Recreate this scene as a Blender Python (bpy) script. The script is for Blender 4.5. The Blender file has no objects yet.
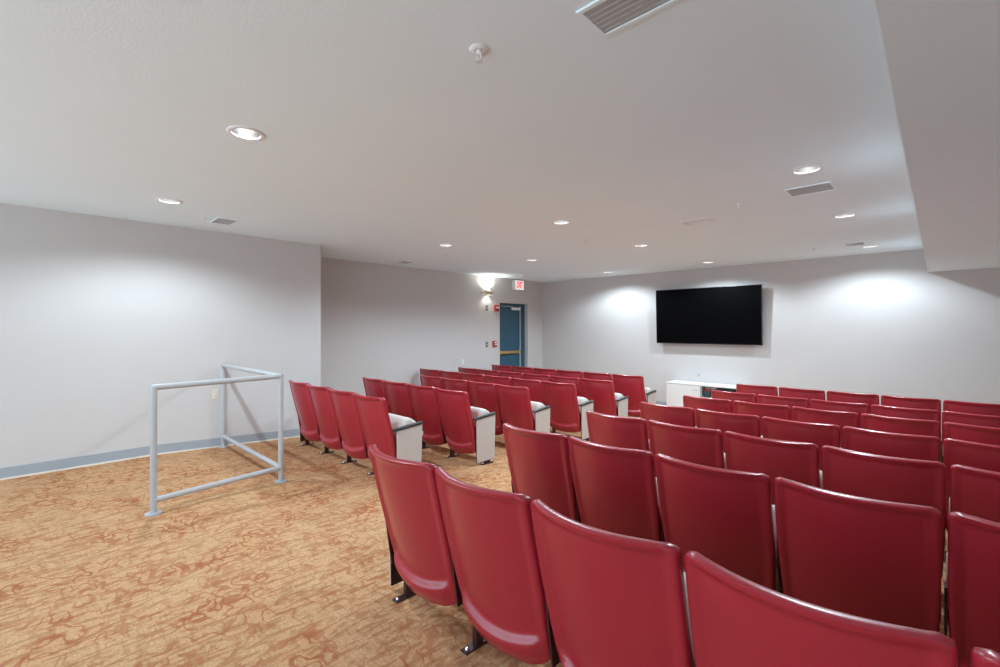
import bpy, bmesh, math, random
from mathutils import Vector, Matrix
# axes: x runs along the seat rows (negative towards the door wall), y runs towards the television wall, z up.
# z = 0 is the flat carpet behind the last row of chairs; metres.
PI = math.pi
C = bpy.context.scene.collection
SC = bpy.context.scene

# ------------------------------------------------------------------ camera, world, exposure
CAM_Z = 1.422
cam_d = bpy.data.cameras.new('camera')
cam_d.sensor_width = 36.0
cam_d.lens = 456.232 / 1000 * 36
cam_d.shift_y = -0.0055
cam_d.clip_start = 0.02
cam = bpy.data.objects.new('camera', cam_d); C.objects.link(cam)
cam.location = (0, 0, CAM_Z)
cam.rotation_euler = (PI / 2, 0, 0.7654)
SC.camera = cam
wd = bpy.data.worlds.new('world'); SC.world = wd; wd.use_nodes = True
wd.node_tree.nodes['Background'].inputs[0].default_value = (0.76, 0.95, 1.12, 1)
wd.node_tree.nodes['Background'].inputs[1].default_value = 2.25  # cool fill light added from the unseen open rear of the room
SC.view_settings.view_transform = 'Standard'
SC.view_settings.look = 'None'
SC.view_settings.gamma = 1.0
SC.view_settings.use_curve_mapping = False
SC.view_settings.exposure = 0.50
SC.cycles.max_bounces = 14
SC.cycles.diffuse_bounces = 10
SC.cycles.glossy_bounces = 4
LAMP_W = 80.0            # watts of every recessed downlight
LAMP_COL = (0.81, 0.98, 1.10)

# ------------------------------------------------------------------ room measures
CEIL = 2.593
SOFFIT_Z = 2.249
SOFFIT_X = -0.115
WN = -6.323              # plain wall beside the railing
WF = -7.36               # recessed wall with the door
CORNER_Y = 2.908
BACK = 9.242
RIGHT = 2.3
REAR = -3.2
RAMP0, RAMP1, SLOPE = 1.03, 6.235, 0.0436
def fz(y): return -SLOPE * (min(max(y, RAMP0), RAMP1) - RAMP0)

# ------------------------------------------------------------------ materials
MATS = {}
def new_mat(name):
    m = bpy.data.materials.new(name); m.use_nodes = True
    nt = m.node_tree; b = nt.nodes['Principled BSDF']
    MATS[name] = m
    return m, nt, b
def node(nt, t, **kw):
    n = nt.nodes.new(t)
    for k, v in kw.items():
        if k in n.inputs: n.inputs[k].default_value = v
        else: setattr(n, k, v)
    return n
def mat(name, col, rough=0.5, metal=0.0, var=0.06, vscale=6.0, bump=0.0, bscale=200.0, spec=0.5, coat=0.0):
    """plain paint, plastic or metal: a base colour with a little mottling and fine relief"""
    m, nt, b = new_mat(name)
    L = nt.links.new
    tc = node(nt, 'ShaderNodeTexCoord')
    nz = node(nt, 'ShaderNodeTexNoise', Scale=vscale, Detail=4.0)
    L(tc.outputs['Object'], nz.inputs['Vector'])
    mx = node(nt, 'ShaderNodeMix', data_type='RGBA')
    mx.inputs['A'].default_value = (*[c * (1 - var) for c in col], 1)
    mx.inputs['B'].default_value = (*[min(1, c * (1 + var)) for c in col], 1)
    L(nz.outputs['Fac'], mx.inputs['Factor']); L(mx.outputs['Result'], b.inputs['Base Color'])
    b.inputs['Roughness'].default_value = rough
    b.inputs['Metallic'].default_value = metal
    b.inputs['Specular IOR Level'].default_value = spec
    b.inputs['Coat Weight'].default_value = coat
    if bump > 0:
        n2 = node(nt, 'ShaderNodeTexNoise', Scale=bscale, Detail=3.0)
        L(tc.outputs['Object'], n2.inputs['Vector'])
        bp = node(nt, 'ShaderNodeBump', Strength=bump, Distance=0.004)
        L(n2.outputs['Fac'], bp.inputs['Height']); L(bp.outputs['Normal'], b.inputs['Normal'])
    return m
def glow(name, col, strength):
    m, nt, b = new_mat(name)
    b.inputs['Base Color'].default_value = (*col, 1)
    b.inputs['Emission Color'].default_value = (*col, 1)
    b.inputs['Emission Strength'].default_value = strength
    nz = node(nt, 'ShaderNodeTexNoise', Scale=8.0)
    mp = node(nt, 'ShaderNodeMapRange'); mp.inputs['To Min'].default_value = 0.35; mp.inputs['To Max'].default_value = 0.5
    nt.links.new(nz.outputs['Fac'], mp.inputs['Value']); nt.links.new(mp.outputs['Result'], b.inputs['Roughness'])
    return m

mat('wall_paint', (0.572, 0.550, 0.534), 0.75, var=0.02, vscale=1.5, bump=0.12, bscale=160, spec=0.25)
mat('ceiling_paint', (0.82, 0.935, 0.98), 0.9, var=0.02, vscale=2.0, bump=0.2, bscale=90, spec=0.1)
mat('red_plastic', (0.345, 0.015, 0.031), 0.28, var=0.10, vscale=4.0, bump=0.05, bscale=420, spec=0.75)
mat('seat_fabric', (0.60, 0.56, 0.52), 0.85, var=0.10, vscale=120.0, bump=0.3, bscale=500, spec=0.2)
mat('laminate', (0.52, 0.47, 0.44), 0.45, var=0.08, vscale=30.0)
mat('dark_steel', (0.05, 0.020, 0.019), 0.42, metal=0.3, var=0.2)
mat('black_rubber', (0.03, 0.032, 0.032), 0.5, var=0.15)
mat('chrome', (0.75, 0.75, 0.76), 0.18, metal=1.0, var=0.03)
mat('rail_paint', (0.43, 0.44, 0.445), 0.32, var=0.03, spec=0.5)
mat('base_rubber', (0.33, 0.37, 0.41), 0.5, var=0.05)
mat('cream_edge', (0.75, 0.70, 0.60), 0.6, var=0.06)
mat('white_metal', (0.80, 0.80, 0.80), 0.35, var=0.02)
mat('vent_grey', (0.46, 0.47, 0.47), 0.6, var=0.05)
mat('door_blue', (0.022, 0.085, 0.135), 0.4, var=0.08)
mat('brass', (0.62, 0.45, 0.18), 0.3, metal=1.0, var=0.08)
mat('red_paint', (0.45, 0.03, 0.03), 0.4, var=0.05)
mat('white_plastic', (0.78, 0.78, 0.76), 0.4, var=0.02)
mat('cream_plastic', (0.70, 0.67, 0.58), 0.4, var=0.02)
mat('grey_green_plastic', (0.14, 0.17, 0.15), 0.45, var=0.08)
mat('white_laminate', (0.78, 0.77, 0.76), 0.4, var=0.02)
mat('tv_black', (0.004, 0.004, 0.004), 0.35, var=0.1)
mat('tv_screen', (0.0015, 0.0015, 0.0018), 0.55, var=0.1, spec=0.03)
mat('teal_plastic', (0.02, 0.06, 0.06), 0.4, var=0.15)
mat('reflector', (0.55, 0.55, 0.56), 0.3, metal=1.0, var=0.02)
glow('lamp_glow', (1.0, 0.97, 0.92), 9.0)
glow('sconce_glow', (1.0, 0.95, 0.84), 3.0)
glow('exit_face', (0.95, 0.93, 0.92), 0.35)
glow('exit_red', (0.75, 0.04, 0.05), 0.8)

def carpet_material():
    m, nt, b = new_mat('carpet')
    L = nt.links.new
    tc = node(nt, 'ShaderNodeTexCoord')
    def mapped(scale, rot=0.0):
        mp = node(nt, 'ShaderNodeMapping'); mp.inputs['Scale'].default_value = scale; mp.inputs['Rotation'].default_value = (0, 0, rot)
        L(tc.outputs['Object'], mp.inputs['Vector']); return mp.outputs['Vector']
    def noise(vec, sc, det=4.0, rough=0.55, dist=0.0):
        n = node(nt, 'ShaderNodeTexNoise', Scale=sc, Detail=det, Roughness=rough, Distortion=dist)
        L(vec, n.inputs['Vector']); return n.outputs['Fac']
    def ramp(fac, stops):
        r = node(nt, 'ShaderNodeValToRGB'); els = r.color_ramp.elements
        while len(els) < len(stops): els.new(0.5)
        for e, (p, v) in zip(els, stops): e.position = p; e.color = (v, v, v, 1)
        L(fac, r.inputs['Fac']); return r.outputs['Color']
    def math_(op, a, b_):
        n = node(nt, 'ShaderNodeMath', operation=op)
        for i, v in enumerate((a, b_)):
            if isinstance(v, (int, float)): n.inputs[i].default_value = v
            else: L(v, n.inputs[i])
        return n.outputs[0]
    def mix(fac, a, b_):
        n = node(nt, 'ShaderNodeMix', data_type='RGBA')
        L(fac, n.inputs['Factor'])
        for k, v in (('A', a), ('B', b_)):
            if isinstance(v, tuple): n.inputs[k].default_value = (*v, 1)
            else: L(v, n.inputs[k])
        return n.outputs['Result']
    patch = noise(mapped((1, 0.8, 1)), 2.6, 3.0)
    patch = ramp(patch, [(0.40, 0), (0.62, 1)])
    streak = noise(mapped((7.0, 1.5, 1), 0.04), 4.6, 3.0, 0.6, 0.5)
    streak = ramp(streak, [(0.50, 0), (0.58, 1)])
    cross = noise(mapped((1.7, 6.0, 1), -0.05), 5.0, 3.0, 0.6, 0.5)
    cross = ramp(cross, [(0.55, 0), (0.63, 1)])
    curl = noise(mapped((1.0, 1.15, 1)), 8.5, 1.5, 0.5, 0.7)
    curl = ramp(curl, [(0.45, 0), (0.48, 1), (0.53, 1), (0.56, 0)])
    curl = math_('MULTIPLY', curl, math_('ADD', math_('MULTIPLY', patch, 0.75), 0.18))
    fine = noise(mapped((1, 1, 1)), 90.0, 3.0, 0.7)
    tan = mix(ramp(fine, [(0.3, 0), (0.7, 1)]), (0.40, 0.225, 0.11), (0.66, 0.425, 0.235))
    col = mix(math_('MULTIPLY', patch, 0.30), tan, (0.50, 0.235, 0.105))
    col = mix(math_('MULTIPLY', streak, 0.62), col, (0.34, 0.14, 0.06))
    col = mix(math_('MULTIPLY', cross, 0.40), col, (0.34, 0.15, 0.07))
    col = mix(math_('MULTIPLY', curl, 0.85), col, (0.33, 0.10, 0.04))
    L(col, b.inputs['Base Color'])
    b.inputs['Roughness'].default_value = 0.95
    b.inputs['Specular IOR Level'].default_value = 0.1
    bp = node(nt, 'ShaderNodeBump', Strength=0.5, Distance=0.006)
    L(noise(mapped((1, 1, 1)), 260.0, 2.0), bp.inputs['Height']); L(bp.outputs['Normal'], b.inputs['Normal'])
carpet_material()

# ------------------------------------------------------------------ mesh helpers
def box(bm, x0, x1, y0, y1, z0, z1, bev=0.0, seg=2):
    vs = [bm.verts.new((x, y, z)) for x in (x0, x1) for y in (y0, y1) for z in (z0, z1)]
    f = [(0, 1, 3, 2), (4, 6, 7, 5), (0, 4, 5, 1), (2, 3, 7, 6), (0, 2, 6, 4), (1, 5, 7, 3)]
    fs = [bm.faces.new([vs[i] for i in q]) for q in f]
    if bev > 0:
        es = list({e for g in fs for e in g.edges})
        bmesh.ops.bevel(bm, geom=es, offset=bev, segments=seg, affect='EDGES', profile=0.6)
    return bm
def poly_prism(bm, pts, axis, a, b, bev=0.0):
    """extrude a polygon given in the plane across `axis` from a to b"""
    def mk(p, t):
        return (t, p[0], p[1]) if axis == 'x' else (p[0], t, p[1]) if axis == 'y' else (p[0], p[1], t)
    A = [bm.verts.new(mk(p, a)) for p in pts]; B = [bm.verts.new(mk(p, b)) for p in pts]
    n = len(pts)
    fs = [bm.faces.new(A[::-1]), bm.faces.new(B)]
    for i in range(n): fs.append(bm.faces.new((A[i], A[(i + 1) % n], B[(i + 1) % n], B[i])))
    bmesh.ops.recalc_face_normals(bm, faces=fs)
    if bev > 0:
        bmesh.ops.bevel(bm, geom=list({e for g in fs for e in g.edges}), offset=bev, segments=2, affect='EDGES', profile=0.6)
    return bm
def tube(bm, p0, p1, r, seg=20, caps=True):
    p0, p1 = Vector(p0), Vector(p1); d = (p1 - p0).normalized()
    a = d.orthogonal().normalized(); b_ = d.cross(a)
    R = []
    for p in (p0, p1):
        R.append([bm.verts.new(p + r * (math.cos(2 * PI * i / seg) * a + math.sin(2 * PI * i / seg) * b_)) for i in range(seg)])
    for i in range(seg): bm.faces.new((R[0][i], R[0][(i + 1) % seg], R[1][(i + 1) % seg], R[1][i]))
    if caps: bm.faces.new(R[0][::-1]); bm.faces.new(R[1])
    return bm
def lathe(bm, prof, seg=32, cx=0.0, cy=0.0):
    """prof: list of (radius, z); closed surfaces end at radius 0"""
    rings = []
    for r, z in prof:
        if r < 1e-6: rings.append([bm.verts.new((cx, cy, z))])
        else: rings.append([bm.verts.new((cx + r * math.cos(2 * PI * i / seg), cy + r * math.sin(2 * PI * i / seg), z)) for i in range(seg)])
    for A, B in zip(rings, rings[1:]):
        for i in range(seg):
            j = (i + 1) % seg
            if len(A) == 1 and len(B) == 1: continue
            if len(A) == 1: bm.faces.new((A[0], B[i], B[j]))
            elif len(B) == 1: bm.faces.new((A[i], A[j], B[0]))
            else: bm.faces.new((A[i], A[j], B[j], B[i]))
    return bm
def mesh_of(name, bm, m, smooth=False, angle=35):
    bmesh.ops.recalc_face_normals(bm, faces=bm.faces)
    me = bpy.data.meshes.new(name); bm.to_mesh(me); bm.free()
    me.materials.append(MATS[m])
    if smooth:
        for p in me.polygons: p.use_smooth = True
        me.set_sharp_from_angle(angle=math.radians(angle))
    return me
def link(name, me, parent=None, loc=(0, 0, 0), rot=(0, 0, 0)):
    o = bpy.data.objects.new(name, me); C.objects.link(o)
    o.parent = parent; o.location = loc; o.rotation_euler = rot
    return o
def obj(name, bm, m, parent=None, loc=(0, 0, 0), rot=(0, 0, 0), smooth=False, angle=35):
    return link(name, mesh_of(name, bm, m, smooth, angle), parent, loc, rot)
def thing(name, label, cat, loc=(0, 0, 0), rot=(0, 0, 0), group=None):
    o = bpy.data.objects.new(name, None); C.objects.link(o)
    o.location = loc; o.rotation_euler = rot; o.empty_display_size = 0.1
    return tag(o, label, cat, group)
def tag(o, label, cat, group=None):
    o['label'] = label; o['category'] = cat
    if group: o['group'] = group
    return o
def struct(name, bm, m, parent=None, label=None):
    o = obj(name, bm, m, parent)
    o['kind'] = 'structure'
    if label: o['label'] = label
    return o
B = bmesh.new

# ------------------------------------------------------------------ the room
T = 0.14
def ground():
    bm = B()
    ys = [REAR, RAMP0, CORNER_Y, RAMP1, BACK]
    def quad(x0, x1, y0, y1):
        bm.faces.new([bm.verts.new(p) for p in ((x0, y0, fz(y0)), (x1, y0, fz(y0)), (x1, y1, fz(y1)), (x0, y1, fz(y1)))])
    for a, b_ in zip(ys, ys[1:]):
        quad(WN if b_ <= CORNER_Y + 1e-6 else WF, RIGHT, a, b_)
    bmesh.ops.remove_doubles(bm, verts=bm.verts, dist=1e-5)
    r = bmesh.ops.extrude_face_region(bm, geom=list(bm.faces))
    for v in [g for g in r['geom'] if isinstance(g, bmesh.types.BMVert)]: v.co.z -= 0.12
    return bm
struct('floor', ground(), 'carpet', label='tan and rust patterned carpet that slopes down towards the television')

LAMPS = [(-3.0, 0.92), (-5.1, 0.92), (-3.0, 4.1), (-5.0, 4.1), (-3.03, 6.03), (-5.03, 6.03), (-2.95, 8.4), (-4.98, 8.43),
         (-0.7, 4.0), (-0.7, 5.9), (-0.7, 8.36)]
HOLE_R = 0.083
def ceiling():
    cu = bpy.data.curves.new('ceiling', 'CURVE'); cu.dimensions = '2D'; cu.fill_mode = 'BOTH'
    def poly(pts):
        s = cu.splines.new('POLY'); s.points.add(len(pts) - 1)
        for p, q in zip(s.points, pts): p.co = (q[0], q[1], 0, 1)
        s.use_cyclic_u = True
    poly([(WN - T, REAR - T), (RIGHT + T, REAR - T), (RIGHT + T, BACK + T), (WF - T, BACK + T), (WF - T, CORNER_Y - T), (WN - T, CORNER_Y - T)])
    for x, y in LAMPS:
        poly([(x + HOLE_R * math.cos(2 * PI * i / 40), y + HOLE_R * math.sin(2 * PI * i / 40)) for i in range(40)])
    cu.extrude = 0.02
    tmp = bpy.data.objects.new('tmp', cu); C.objects.link(tmp)
    me = bpy.data.meshes.new_from_object(tmp.evaluated_get(bpy.context.evaluated_depsgraph_get()))
    bpy.data.objects.remove(tmp); bpy.data.curves.remove(cu)
    me.name = 'ceiling'; me.materials.clear(); me.materials.append(MATS['ceiling_paint'])
    o = link('ceiling', me, None, (0, 0, CEIL + 0.02)); o['kind'] = 'structure'
    o['label'] = 'white finely textured flat ceiling with recessed downlights'
ceiling()
struct('ceiling_soffit', box(B(), SOFFIT_X, RIGHT, REAR, BACK, SOFFIT_Z, CEIL), 'ceiling_paint', label='dropped white soffit running along the ceiling to the television wall')
ZB, ZT = -0.36, CEIL
struct('wall_left', box(B(), WN - T, WN, REAR - T, CORNER_Y, ZB, ZT), 'wall_paint', label='plain pale grey wall beside the railing')
struct('wall_return', box(B(), WF - T, WN - T, CORNER_Y - T, CORNER_Y, ZB, ZT), 'wall_paint')
# recessed wall with the door opening
DY0, DY1, DZ1 = 7.65, 8.654, CAM_Z + 0.59
bm = B()
box(bm, WF - T, WF, CORNER_Y, DY0, ZB, ZT); box(bm, WF - T, WF, DY1, BACK + T, ZB, ZT); box(bm, WF - T, WF, DY0, DY1, DZ1, ZT)
struct('wall_left_recessed', bm, 'wall_paint', label='pale grey recessed wall with the blue door')
struct('wall_back', box(B(), WF, RIGHT + T, BACK, BACK + T, ZB, ZT), 'wall_paint', label='pale grey wall behind the television')
struct('wall_right', box(B(), RIGHT, RIGHT + T, REAR - T, BACK, ZB, ZT), 'wall_paint')
# no rear wall: left open behind the camera so the added world fill enters

# baseboards follow the floor; each has a thin cream edge at the carpet
def base_y(name, x, side, ys):
    for nm, h0, h1, th, m in ((name, 0.012, 0.112, 0.010, 'base_rubber'), ('carpet_edge', 0.0, 0.016, 0.016, 'cream_edge')):
        bm = B()
        pts = [(y, fz(y) + h0) for y in ys] + [(y, fz(y) + h1) for y in reversed(ys)]
        poly_prism(bm, pts, 'x', x, x + side * th)
        if nm == name:
            root = struct(name, bm, m)
        else: obj(nm, bm, m, root)
def base_x(name, y, side, x0, x1):
    z = fz(y)
    r = struct(name, box(B(), x0, x1, min(y, y + side * 0.01), max(y, y + side * 0.01), z + 0.012, z + 0.112), 'base_rubber')
    obj('carpet_edge', box(B(), x0, x1, min(y, y + side * 0.016), max(y, y + side * 0.016), z, z + 0.016), 'cream_edge', r)
base_y('baseboard_left', WN, 1, [REAR, RAMP0, CORNER_Y])
base_y('baseboard_left_recessed', WF, 1, [CORNER_Y, RAMP1, DY0 - 0.0])
base_y('baseboard_left_corner', WF, 1, [DY1, BACK])
base_x('baseboard_back', BACK, -1, WF, RIGHT)
base_x('baseboard_return', CORNER_Y, 1, WF, WN)
base_y('baseboard_right', RIGHT, -1, [REAR, RAMP0, RAMP1, BACK])

# ------------------------------------------------------------------ door
zf = fz(8)
dr = bpy.data.objects.new('door_1', None); C.objects.link(dr); dr.location = (WF, DY0, zf)
dr['kind'] = 'structure'; dr['label'] = 'dark blue steel door with a brass push bar in a blue frame'
W = DY1 - DY0; H = DZ1 - zf
FX = -0.10      # face of the frame behind the wall face
bm = B(); f = 0.07
box(bm, FX - 0.06, FX, 0.0, 0.025, 0, H - 0.04); box(bm, FX - 0.06, FX, W - 0.175, W - 0.001, 0, H); box(bm, FX - 0.06, FX, 0.0, W - 0.175, H - 0.05, H)
obj('door_frame', bm, 'door_blue', dr)
bm = B(); box(bm, FX - 0.05, FX - 0.012, 0.025, W - 0.18, 0.012, H - 0.05, 0.003)
leaf = obj('door_leaf', bm, 'door_blue', dr)
bm = B(); box(bm, FX - 0.002, FX + 0.012, W - 0.195, W - 0.165, 0.0, H - 0.05)
obj('door_stop', bm, 'rail_paint', dr)
bm = B(); box(bm, FX, FX + 0.055, 0.05, W - 0.21, 1.035, 1.10, 0.012); box(bm, FX - 0.012, FX + 0.03, 0.05, 0.12, 1.02, 1.115, 0.006); box(bm, FX - 0.012, FX + 0.03, W - 0.28, W - 0.21, 1.02, 1.115, 0.006)
obj('push_bar', bm, 'brass', leaf, smooth=True)
bm = B(); box(bm, FX - 0.012, FX + 0.045, 0.50, 0.80, H - 0.155, H - 0.09, 0.008)
cl = obj('door_closer', bm, 'white_metal', leaf, smooth=True)
bm = B(); tube(bm, (FX + 0.02, 0.56, H - 0.085), (FX + 0.10, 0.30, H - 0.075), 0.009); tube(bm, (FX + 0.10, 0.30, H - 0.075), (FX, 0.14, H - 0.07), 0.009)
obj('closer_arm', bm, 'rail_paint', leaf, smooth=True)

# ------------------------------------------------------------------ wall fittings
def wall_f(y, z): return (WF, y * 0.985, CAM_Z + (z - CAM_Z) * 0.985)
# sconce
s = thing('wall_sconce', 'half-round wall sconce with a brass band glowing above the fire alarm strobe', 'wall light', wall_f(7.33, CAM_Z + 0.80))
def half(r, z0, z1, seg=20, inner=None):
    bm = B(); pts = [(r * math.sin(PI * i / seg) * 0.62, -r * math.cos(PI * i / seg)) for i in range(seg + 1)]
    if inner:
        q = [((r - inner) * math.sin(PI * i / seg) * 0.62, -(r - inner) * math.cos(PI * i / seg)) for i in range(seg + 1)]
        pts = pts + q[::-1]
    poly_prism(bm, pts, 'z', z0, z1); return bm
obj('sconce_body', half(0.17, -0.055, 0.055, inner=0.012), 'white_metal', s, smooth=True)
obj('brass_band', half(0.176, -0.018, 0.022, inner=0.010), 'brass', s, smooth=True)
bm = B(); tube(bm, (0.045, -0.10, 0.0), (0.045, 0.10, 0.0), 0.018)
obj('lamp_tube', bm, 'sconce_glow', s, smooth=True)
obj('back_plate', box(B(), 0.0, 0.008, -0.10, 0.10, -0.05, 0.05), 'white_metal', s)
for dz, rx in ((0.03, PI), (-0.03, 0.0)):
    ld = bpy.data.lights.new('sconce_lamp', 'SPOT'); ld.energy = 12 if dz > 0 else 4; ld.spot_size = math.radians(150); ld.spot_blend = 0.6
    ld.color = (1.0, 0.95, 0.86); ld.shadow_soft_size = 0.03
    lo = bpy.data.objects.new('sconce_lamp', ld); C.objects.link(lo); lo.parent = s; lo.location = (0.10, 0, dz * 1.7); lo.rotation_euler = (rx, 0, 0)
# exit sign
e = thing('exit_sign', 'white box exit sign with red lettering above the blue door', 'exit sign', wall_f(8.36, CAM_Z + 0.925))
obj('housing', box(B(), 0.0, 0.10, -0.16, 0.16, 0, 0.235, 0.006), 'white_plastic', e)
fc = obj('sign_face', box(B(), 0.10, 0.104, -0.15, 0.15, 0.012, 0.223), 'exit_face', e)
tcu = bpy.data.curves.new('lettering', 'FONT'); tcu.body = 'EXIT'; tcu.size = 0.205; tcu.align_x = 'CENTER'; tcu.align_y = 'CENTER'; tcu.extrude = 0.0015; tcu.offset = 0.005; tcu.space_character = 0.92
tmp = bpy.data.objects.new('tmp', tcu); C.objects.link(tmp)
tme = bpy.data.meshes.new_from_object(tmp.evaluated_get(bpy.context.evaluated_depsgraph_get())); bpy.data.objects.remove(tmp)
tme.materials.clear(); tme.materials.append(MATS['exit_red'])
lt = link('lettering', tme, fc, (0.106, 0, 0.1175), (PI / 2, 0, PI / 2)); lt.scale = (0.56, 1.0, 1)
# fire alarm strobe and pull station
a = thing('fire_alarm_strobe', 'red fire alarm strobe on the wall beside the door top', 'fire alarm', wall_f(7.63, CAM_Z + 0.46))
obj('housing', box(B(), 0.0, 0.06, -0.055, 0.055, -0.075, 0.075, 0.008), 'red_paint', a)
obj('strobe_lens', box(B(), 0.058, 0.085, -0.035, 0.035, -0.002, 0.032, 0.008), 'white_plastic', a, smooth=True)
bm = B()
for k in range(4): box(bm, 0.058, 0.063, -0.035, 0.035, -0.06 + k * 0.013, -0.053 + k * 0.013)
obj('horn_grille', bm, 'dark_steel', a)
p = thing('fire_pull_station', 'red fire alarm pull station at hand height beside the door', 'fire alarm', wall_f(7.58, CAM_Z - 0.37))
obj('housing', box(B(), 0.0, 0.05, -0.055, 0.055, -0.07, 0.07, 0.008), 'red_paint', p)
obj('pull_handle', box(B(), 0.05, 0.068, -0.04, 0.04, -0.022, -0.002, 0.004), 'white_plastic', p)
obj('plate', box(B(), 0.05, 0.053, -0.035, 0.035, 0.02, 0.05), 'white_plastic', p)
for y, z, lab in ((7.34, 0.46, 'narrow grey-green wall plate below the sconce'), (7.34, -0.38, 'grey-green wall switch plate beside the red pull station')):
    w_ = thing('wall_plate', lab, 'wall plate', wall_f(y, CAM_Z + z), group=None)
    obj('plate', box(B(), 0.0, 0.008, -0.036, 0.036, -0.06, 0.06, 0.003), 'grey_green_plastic', w_)
    obj('toggle', box(B(), 0.008, 0.022, -0.008, 0.008, -0.014, 0.014, 0.003), 'white_plastic', w_)
def outlet(loc, rz, lab, m='cream_plastic', k=1.0):
    o = thing('wall_outlet', lab, 'outlet', loc, (0, 0, rz))
    obj('cover_plate', box(B(), 0.0, 0.007, -0.036 * k, 0.036 * k, -0.058 * k, 0.058 * k, 0.003), m, o)
    for dz in (-0.024 * k, 0.024 * k):
        bm = B(); box(bm, 0.007, 0.011, -0.017 * k, 0.017 * k, dz - 0.014 * k, dz + 0.014 * k, 0.002)
        so = obj('socket', bm, m, o)
        bm = B(); box(bm, 0.011, 0.0115, -0.008 * k, -0.005 * k, dz - 0.005 * k, dz + 0.006 * k); box(bm, 0.011, 0.0115, 0.005 * k, 0.008 * k, dz - 0.005 * k, dz + 0.006 * k)
        obj('slot', bm, 'black_rubber', so)
outlet((WN, 1.60, CAM_Z - 0.80), 0, 'cream wall outlet low on the plain grey wall behind the railing')
outlet((WF, 6.50, CAM_Z - 0.725), 0, 'pale wall outlet low on the wall left of the blue door', 'white_plastic')
outlet((-3.42, BACK, CAM_Z - 0.925), -PI / 2, 'white wall outlet between the television and the white cabinet', 'vent_grey', 0.6)

# ------------------------------------------------------------------ recessed downlights
def lamp_proto():
    r = thing('recessed_downlight', 'x', 'ceiling light')
    bm = B(); lathe(bm, [(0.078, 0.004), (0.080, -0.006), (0.092, -0.008), (0.102, -0.004), (0.103, 0.0), (0.078, 0.004)], 40)
    obj('trim_ring', bm, 'white_metal', r, smooth=True, angle=60)
    bm = B(); lathe(bm, [(0.080, 0.0), (0.079, 0.03), (0.062, 0.085), (0.055, 0.10), (0.0, 0.10)], 40)
    obj('reflector', bm, 'reflector', r, smooth=True)
    bm = B(); lathe(bm, [(0.0, 0.048), (0.026, 0.050), (0.040, 0.056), (0.043, 0.066), (0.038, 0.09), (0.0, 0.095)], 32)
    obj('lamp', bm, 'lamp_glow', r, smooth=True)
    return r
proto = lamp_proto()
sp = bpy.data.lights.new('downlight_beam', 'SPOT'); sp.energy = LAMP_W; sp.color = LAMP_COL
sp.spot_size = math.radians(154); sp.spot_blend = 0.5; sp.shadow_soft_size = 0.035
ordw = ['first', 'second', 'third', 'fourth', 'fifth']
LINE = {-3: ('over the aisle', 'aisle'), -5: ('over the door-side chairs', 'door-side'), -1: ('beside the soffit', 'soffit')}
def dup(root):
    r = root.copy(); C.objects.link(r)
    for ch in list(root.children):
        c = ch.copy(); C.objects.link(c); c.parent = r
        for g in list(ch.children):
            d = g.copy(); C.objects.link(d); d.parent = c
    return r
for i, (x, y) in enumerate(LAMPS):
    r = proto if i == 0 else dup(proto)
    r.location = (x, y, CEIL)
    key = -3 if abs(x + 3) < 0.3 else -5 if x < -4 else -1
    same = sorted([q[1] for q in LAMPS if abs(q[0] - x) < 0.3], reverse=True)
    k = same.index(y)
    where = LINE[key][0]
    if y < 2 and y > 0 and key == -3: lab = 'round recessed ceiling downlight over the open carpet beside the railing'
    elif y < 2 and y > 0 and key == -5: lab = 'round recessed ceiling downlight between the railing and the plain grey wall'
    else: lab = 'round recessed ceiling downlight %s, %s from the television wall' % (where, ordw[k])
    tag(r, lab, 'ceiling light', 'recessed ceiling downlights')
for i, (x, y) in enumerate(LAMPS):
    lo = bpy.data.objects.new('downlight_beam', sp); C.objects.link(lo); lo.location = (x, y, CEIL - 0.012)

# ------------------------------------------------------------------ vents and sprinklers
def vent(x0, x1, y0, y1, lab, slats=5, m='vent_grey', fl=0.018):
    cx, cy = (x0 + x1) / 2, (y0 + y1) / 2
    v = thing('ceiling_vent', lab, 'vent', (cx, cy, CEIL))
    hx, hy = (x1 - x0) / 2, (y1 - y0) / 2
    bm = B()
    for a_ in ((-hx, hx, -hy, -hy + fl), (-hx, hx, hy - fl, hy), (-hx, -hx + fl, -hy + fl, hy - fl), (hx - fl, hx, -hy + fl, hy - fl)):
        box(bm, a_[0], a_[1], a_[2], a_[3], -0.008, 0.0)
    obj('vent_frame', bm, 'ceiling_paint' if m == 'vent_grey' else m, v)
    obj('backing', box(B(), -hx + fl, hx - fl, -hy + fl, hy - fl, -0.003, -0.0005), m, v)
    for k in range(slats):
        yy = -hy + fl + (k + 0.5) * (2 * hy - 2 * fl) / slats
        bm = B(); box(bm, -hx + fl, hx - fl, -0.007, 0.007, -0.001, 0.001)
        obj('slat', bm, m, v, (0, yy, -0.0045), (0.05, 0, 0))
vent(-0.968, -0.50, 1.412, 1.612, 'grey slotted ceiling vent above the open floor behind the chairs', 6)
vent(-0.94, -0.62, 4.45, 4.73, 'grey slotted ceiling vent beside the second soffit downlight', 5, fl=0.010)
vent(-5.80, -5.48, 1.41, 1.61, 'small grey ceiling vent near the plain grey wall', 4, fl=0.010)
vent(-6.96, -6.70, 4.55, 4.80, 'small grey ceiling vent close to the recessed wall', 4)
vent(-2.05, -1.75, 5.0, 5.2, 'white ceiling vent over the soffit-side chairs', 4, 'white_metal')
vent(-0.95, -0.72, 7.85, 8.15, 'grey ceiling vent beside the soffit downlight at the television wall', 4)
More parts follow.
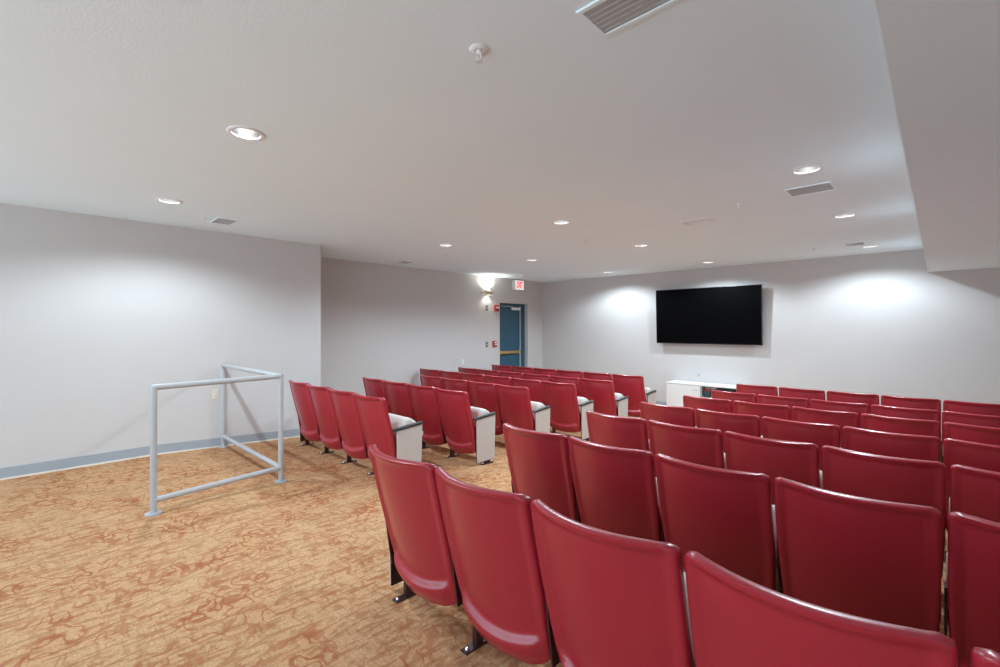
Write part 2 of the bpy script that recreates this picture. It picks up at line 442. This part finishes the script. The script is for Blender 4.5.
def sprinkler(x, y, lab):
    s_ = thing('fire_sprinkler', lab, 'sprinkler', (x, y, CEIL), group='ceiling fire sprinklers')
    bm = B(); lathe(bm, [(0.0, -0.002), (0.016, -0.004), (0.020, -0.010), (0.036, -0.008), (0.042, -0.0), (0.0, 0.0)], 28)
    obj('escutcheon', bm, 'white_metal', s_, smooth=True, angle=50)
    bm = B(); lathe(bm, [(0.0, -0.004), (0.011, -0.004), (0.011, -0.022), (0.006, -0.026), (0.0, -0.026)], 16)
    for sg in (-1, 1):
        tube(bm, (sg * 0.010, 0, -0.022), (sg * 0.012, 0, -0.038), 0.0022, 8); tube(bm, (sg * 0.012, 0, -0.038), (0, 0, -0.052), 0.0022, 8)
    obj('sprinkler_body', bm, 'white_metal', s_, smooth=True)
    bm = B(); lathe(bm, [(0.0, -0.051), (0.016, -0.052), (0.016, -0.054), (0.0, -0.055)], 16)
    obj('deflector', bm, 'white_metal', s_, smooth=True)
for x, y, lab in ((-1.39, 1.32, 'white fire sprinkler in the ceiling near the large grey vent'), (-5.63, 1.31, 'white fire sprinkler beside the small vent near the plain grey wall'),
                  (-3.38, 5.17, 'white fire sprinkler between two aisle downlights'), (-1.36, 4.66, 'white fire sprinkler over the soffit-side chairs'),
                  (-5.69, 4.69, 'white fire sprinkler over the door-side chairs'), (-1.33, 8.1, 'white fire sprinkler close to the television wall')):
    sprinkler(x, y, lab)

# ------------------------------------------------------------------ railing
def railing():
    r = thing('guard_railing', 'grey painted steel pipe railing standing on the carpet against the plain wall', 'railing', (-4.47, 1.65, 0))
    R = 0.0225
    pa, pb, pc = (-4.325, 0.68), (-4.47, 1.67), (WN + 0.045, 1.67)
    ztop = 0.968
    o = lambda p, z: (p[0] + 4.47, p[1] - 1.65, z)
    for q in (pa, pb, pc):
        g = fz(q[1])
        bm = B(); tube(bm, o(q, g + 0.008), o(q, ztop), R, 24); obj('post', bm, 'rail_paint', r, smooth=True)
        bm = B(); lathe(bm, [(0.0, g + 0.014), (0.040, g + 0.014), (0.055, g + 0.010), (0.055, g - 0.004), (0.0, g - 0.004)], 28, q[0] + 4.47, q[1] - 1.65)
        obj('base_flange', bm, 'rail_paint', r, smooth=True)
    for p0, p1 in ((pa, pb), (pb, pc)):
        for nm, z in (('top_rail', ztop), ('bottom_rail', 0.105)):
            bm = B(); tube(bm, o(p0, z), o(p1, z), R, 24)
            if nm == 'top_rail':
                for q in (p0, p1):
                    m4 = Matrix.Translation(Vector(o(q, z))); bmesh.ops.create_uvsphere(bm, u_segments=20, v_segments=12, radius=R, matrix=m4)
            obj(nm, bm, 'rail_paint', r, smooth=True)
railing()

# ------------------------------------------------------------------ auditorium chairs
PITCH = 0.544
def sstep(a, b_, x):
    t = min(1, max(0, (x - a) / (b_ - a))); return t * t * (3 - 2 * t)
def shell_mesh():
    """moulded back: raised rim, recessed panel, rounded ledge low down; bulges to the rear"""
    bm = B(); NX, NY = 26, 44
    ZT_, ZL = 0.834, 0.105
    RT, RB = 0.024, 0.075
    us = []
    for i in range(NX + 1):
        u = -1 + 2 * i / NX
        us.append(math.sin(u * PI / 2) * 0.35 + u * 0.65)
    ts = []
    for j in range(NY + 1):
        t = j / NY
        ts.append(0.5 - 0.5 * math.cos(PI * t) if False else (t * 0.6 + 0.4 * (0.5 - 0.5 * math.cos(PI * t))))
    def hw(z):
        k = (z - ZL) / (ZT_ - ZL)
        w = 0.247 + 0.012 * sstep(0.0, 0.60, k)
        d = ZT_ - z
        if d < RT: w = w - RT + math.sqrt(max(0, RT * RT - (RT - d) ** 2))
        d = z - ZL
        if d < RB: w = w - RB + math.sqrt(max(0, RB * RB - (RB - d) ** 2))
        return w
    def point(u, t, back):
        z = ZL + (ZT_ - ZL) * t
        w = hw(z)
        x = u * w
        yc = 0.185 * (1 - t) ** 1.15
        un = x / 0.262
        bulge = (0.082 - 0.02 * (1 - t)) * (1 - un * un)
        zz = z + 0.022 * (un * un) * (1 - sstep(0.0, 0.25, t)) 
        y = yc - bulge
        if back:
            e_side = (1 - abs(u)) * w
            e_top = (1 - t) * (ZT_ - ZL)
            ledge = 0.145 - 0.065 * (1 - abs(un) ** 2.5) + 0.0      # height of the ledge above the lower edge
            e_bot = z - ZL - ledge
            rec = sstep(0.014, 0.034, e_side) * sstep(0.014, 0.030, e_top) * sstep(0.0, 0.035, e_bot)
            y += 0.020 * rec - 0.018 * (1 - sstep(-0.01, 0.05, e_bot)) * sstep(0.0, 0.06, z - ZL) * sstep(0.01, 0.06, e_side)
            y -= 0.0
        else:
            y += 0.042 + 0.05 * (1 - sstep(0.12, 0.62, t))
        return Vector((x, y, zz))
    grids = []
    for back in (True, False):
        grids.append([[bm.verts.new(point(u, t, back)) for u in us] for t in ts])
    for g in grids:
        for j in range(NY):
            for i in range(NX):
                bm.faces.new((g[j][i], g[j][i + 1], g[j + 1][i + 1], g[j + 1][i]))
    def border(g):
        return g[0][:] + [g[j][NX] for j in range(1, NY + 1)] + [g[NY][i] for i in range(NX - 1, -1, -1)] + [g[j][0] for j in range(NY - 1, 0, -1)]
    A, D = border(grids[0]), border(grids[1])
    # rounded edge: two rings pushed a little outwards
    cen = Vector((0, 0, 0.48)); rings = [A]
    for f_ in (0.22, 0.78):
        ring = []
        for a_, d_ in zip(A, D):
            p = a_.co.lerp(d_.co, f_); o_ = Vector((p.x / 0.26, 0, (p.z - cen.z) / 0.35))
            if abs(o_.x) > 0.93 and abs(o_.z) < 0.85: o_.z = 0
            elif abs(o_.z) > 0.93 and abs(o_.x) < 0.8: o_.x = 0
            o_.normalize(); ring.append(bm.verts.new(p + o_ * 0.005))
        rings.append(ring)
    rings.append(D)
    n = len(A)
    for r0, r1 in zip(rings, rings[1:]):
        for k in range(n): bm.faces.new((r0[k], r0[(k + 1) % n], r1[(k + 1) % n], r1[k]))
    return mesh_of('back_shell', bm, 'red_plastic', True, 60)
def seat_part(name, prof, m):
    """tipped-up seat: a side profile (y, z) carried across the width, rounded towards both sides"""
    bm = B(); cy = sum(p[0] for p in prof) / len(prof); cz = sum(p[1] for p in prof) / len(prof)
    W2, R = 0.264, 0.05; rings = []
    N = 6
    xs = [(-W2 + R * (1 - math.sin(PI / 2 * i / N)), 1 - (1 - math.cos(PI / 2 * i / N)) * 1.0) for i in range(N, -1, -1)]
    xs = [(-W2 + R - R * math.sin(a_), math.cos(a_)) for a_ in [PI / 2 * i / N for i in range(N, -1, -1)]]
    xs = xs + [(-x, c_) for x, c_ in reversed(xs)]
    C0 = (0.335, 0.44)
    for x, c_ in xs:
        k = 0.80 + 0.20 * c_
        rings.append([bm.verts.new((x, C0[0] + (y - C0[0]) * k, C0[1] + (z - C0[1]) * k)) for y, z in prof])
    n = len(prof)
    for a_, b_ in zip(rings, rings[1:]):
        for q in range(n): bm.faces.new((a_[q], a_[(q + 1) % n], b_[(q + 1) % n], b_[q]))
    bm.faces.new(rings[0][::-1]); bm.faces.new(rings[-1])
    return mesh_of(name, bm, m, True, 55)
M_SHELL = shell_mesh()
M_CUSH = seat_part('seat_cushion', [(0.210, 0.385), (0.222, 0.48), (0.236, 0.565), (0.250, 0.596), (0.272, 0.612), (0.300, 0.612), (0.335, 0.600), (0.375, 0.575), (0.420, 0.535), (0.460, 0.485), (0.482, 0.440), (0.480, 0.415), (0.44, 0.398), (0.35, 0.388)], 'seat_fabric')
M_PAN = seat_part('seat_pan', [(0.214, 0.382), (0.35, 0.384), (0.44, 0.394), (0.477, 0.408), (0.470, 0.375), (0.440, 0.335), (0.390, 0.305), (0.320, 0.288), (0.255, 0.292), (0.222, 0.325)], 'red_plastic')
def std_mesh():
    bm = B()
    poly_prism(bm, [(0.170, 0.006), (0.215, 0.006), (0.215, 0.34), (0.170, 0.34)], 'x', -0.014, 0.014, 0.004)
    return mesh_of('standard', bm, 'dark_steel')
def bracket_mesh():
    bm = B(); poly_prism(bm, [(0.14, 0.16), (0.20, 0.16), (0.205, 0.505), (0.10, 0.525), (0.105, 0.40)], 'x', -0.004, 0.004, 0.001)
    return mesh_of('hinge_bracket', bm, 'dark_steel')
def foot_mesh():
    bm = B(); box(bm, -0.022, 0.022, 0.105, 0.275, -0.008, 0.010, 0.003); return mesh_of('foot', bm, 'dark_steel')
def bolt_mesh():
    bm = B(); lathe(bm, [(0.0, 0.024), (0.006, 0.022), (0.011, 0.014), (0.011, 0.009), (0.0, 0.009)], 10); return mesh_of('bolt', bm, 'chrome', True)
def arm_mesh(w):
    bm = B(); poly_prism(bm, [(0.105, 0.510), (0.425, 0.535), (0.435, 0.550), (0.430, 0.565), (0.11, 0.535)], 'x', -w, w, 0.006)
    return mesh_of('armrest', bm, 'black_rubber', True, 40)
def panel_mesh():
    bm = B(); poly_prism(bm, [(0.145, 0.035), (0.415, 0.035), (0.430, 0.536), (0.135, 0.513)], 'x', -0.004, 0.004, 0.001)
    return mesh_of('end_panel', bm, 'dark_steel')
def face_mesh():
    bm = B(); poly_prism(bm, [(0.147, 0.037), (0.413, 0.037), (0.428, 0.534), (0.137, 0.512)], 'x', -0.007, 0.007, 0.002)
    return mesh_of('laminate_face', bm, 'laminate')
def post_mesh():
    bm = B(); box(bm, -0.004, 0.004, 0.15, 0.24, 0.008, 0.06); return mesh_of('post', bm, 'dark_steel')
M_POST = post_mesh()
M_STD, M_FOOT, M_BOLT, M_BRACKET, M_ARM, M_PANEL, M_FACE = std_mesh(), foot_mesh(), bolt_mesh(), bracket_mesh(), arm_mesh(0.021), panel_mesh(), face_mesh()
def add_standard(chair, side, end):
    """one upright on that side of the chair; an end upright also carries an armrest and a laminate panel"""
    if end and side > 0:            # aisle panel stands on a foot of its own
        x = side * (PITCH / 2 + 0.012)
        s_ = link('foot', M_FOOT, chair, (x, 0.11, 0))
        link('post', M_POST, s_)
        for y in (0.125, 0.255): link('bolt', M_BOLT, s_, (0, y, 0))
    else:
        s_ = link('standard', M_STD, chair, (side * (PITCH / 2 - 0.085), 0, 0))
        link('foot', M_FOOT, s_)
        for y in (0.125, 0.255): link('bolt', M_BOLT, s_, (0, y, 0))
        link('hinge_bracket', M_BRACKET, chair, (side * (PITCH / 2 - 0.004), 0, 0))
    if end:
        x = side * (PITCH / 2 + 0.012)
        link('armrest', M_ARM, chair, (x, 0, 0))
        p_ = link('end_panel', M_PANEL, chair, (x - side * 0.004, 0, 0)); link('laminate_face', M_FACE, p_, (side * 0.0108, 0, 0))
def chair(x, y, left_end=False, right_end=False, wide=1.0, label='', tw=0.0):
    c = thing('auditorium_chair', label, 'chair', (x, y, fz(y + 0.2)), (0, 0, tw), group='red auditorium chairs in two blocks')
    c.scale = (wide, 1, 1)
    link('back_shell', M_SHELL, c); link('seat_cushion', M_CUSH, c); link('seat_pan', M_PAN, c)
    add_standard(c, -1, left_end)
    if right_end: add_standard(c, 1, True)
    return c
OW = ['', 'first', 'second', 'third', 'fourth', 'fifth', 'sixth', 'seventh']
rowR = [1.235, 2.257, 3.254, 4.243, 5.295, 6.235, 7.207]
vR = [-2.14, -2.16, -2.14, -2.16, -2.155, -2.16, -2.145]
for i, (y, v) in enumerate(zip(rowR, vR)):
    for j in range(6):
        lab = 'red plastic auditorium chair, %s from aisle, %s row from television, block under the soffit' % (OW[j + 1], OW[7 - i])
        chair(v + PITCH / 2 + j * PITCH, y, left_end=(j == 0), right_end=(j == 5), label=lab)
rowL = [(2.29, -3.70, 0.542, 4), (3.32, -3.70, 0.552, 4), (4.31, -3.67, 0.560, 4), (5.32, -3.66, 0.606, 6), (6.24, -3.60, 0.603, 6), (7.21, -3.585, 0.603, 6)]
for i, (y, v, pt, n) in enumerate(rowL):
    for j in range(n):
        lab = 'red plastic auditorium chair, %s from aisle, %s row from television, block beside the blue door' % (OW[j + 1], OW[6 - i])
        chair(v - pt / 2 - j * pt, y, left_end=(j == n - 1), right_end=(j == 0), wide=pt / PITCH, label=lab)

# ------------------------------------------------------------------ television
tv = thing('television', 'large black flat television mounted on the pale grey wall', 'television', (-3.255, BACK, CAM_Z + 0.235))
TWX, THZ = 0.985, 0.548
tilt = math.radians(2.2)
bm = B(); box(bm, -TWX, TWX, -0.030, 0.012, -THZ, THZ, 0.006)
obj('housing', bm, 'tv_black', tv, (0, -0.105, 0), (tilt, 0, 0))
bm = B(); box(bm, -TWX + 0.012, TWX - 0.012, -0.0325, -0.0305, -THZ + 0.018, THZ - 0.012)
obj('screen', bm, 'tv_screen', tv, (0, -0.105, 0), (tilt, 0, 0))
bm = B(); box(bm, -0.36, 0.36, -0.025, 0.0, -0.18, 0.18); box(bm, -0.30, -0.26, -0.10, -0.02, -0.22, 0.22); box(bm, 0.26, 0.30, -0.10, -0.02, -0.22, 0.22)
obj('wall_mount', bm, 'dark_steel', tv)

# ------------------------------------------------------------------ white cabinet under the television
cb = thing('low_cabinet', 'low white cabinet against the wall under the television', 'cabinet', (-3.22, BACK - 0.02, fz(9)))
cw, cd, ch = 0.66, 0.42, 0.585
bm = B(); box(bm, -cw, -cw + 0.02, -cd, 0, 0, ch - 0.025); box(bm, cw - 0.02, cw, -cd, 0, 0, ch - 0.025); box(bm, -cw + 0.02, cw - 0.02, -0.012, 0, 0, ch - 0.025); box(bm, -cw + 0.02, cw - 0.02, -cd, -0.012, 0.05, 0.07); box(bm, -cw + 0.02, cw - 0.02, -cd + 0.03, -cd + 0.045, 0, 0.05)
obj('carcass', bm, 'white_laminate', cb)
obj('divider', box(B(), -0.012, 0.012, -cd + 0.001, -0.012, 0.07, ch - 0.025), 'vent_grey', cb)
obj('cabinet_top', box(B(), -cw - 0.01, cw + 0.01, -cd - 0.02, 0, ch - 0.025, ch, 0.004), 'white_laminate', cb)
obj('shelf', box(B(), 0.012, cw - 0.02, -cd + 0.01, -0.012, 0.33, 0.35), 'white_laminate', cb)
obj('upper_shelf', box(B(), 0.20, cw - 0.02, -cd + 0.01, -0.012, 0.455, 0.470), 'white_laminate', cb)
obj('inner_back', box(B(), 0.012, cw - 0.02, -cd + 0.20, -cd + 0.21, 0.35, ch - 0.025), 'white_laminate', cb)  # added panel, set forward so the open compartment looks bright
dl = obj('cabinet_door', box(B(), -cw + 0.004, -0.014, -cd - 0.018, -cd, 0.055, ch - 0.03, 0.003), 'white_laminate', cb)
bm = B(); box(bm, -0.13, -0.05, -cd - 0.032, -cd - 0.018, 0.475, 0.485, 0.003); obj('door_handle', bm, 'rail_paint', dl)
cx0, cy0, cz0 = -3.22, BACK - 0.02, fz(9)
dv = thing('media_device', 'small dark teal device with red knobs on the open cabinet shelf', 'device', (cx0 + 0.09, cy0 - 0.345, cz0 + 0.351))
obj('housing', box(B(), -0.06, 0.06, -0.05, 0.05, 0, 0.115, 0.012), 'teal_plastic', dv, smooth=True)
for sx in (-0.03, 0.035):
    bm = B(); lathe(bm, [(0.0, 0.150), (0.022, 0.145), (0.026, 0.125), (0.02, 0.113), (0.0, 0.113)], 18); obj('knob', bm, 'red_paint', dv, (sx, 0, 0), smooth=True)
pb_ = thing('media_player', 'slim black media player on the upper cabinet shelf', 'device', (cx0 + 0.40, cy0 - 0.31, cz0 + 0.471))
obj('housing', box(B(), -0.15, 0.15, -0.10, 0.10, 0.006, 0.055, 0.006), 'black_rubber', pb_)
obj('front_panel', box(B(), -0.145, 0.145, -0.104, -0.100, 0.012, 0.05), 'tv_black', pb_)
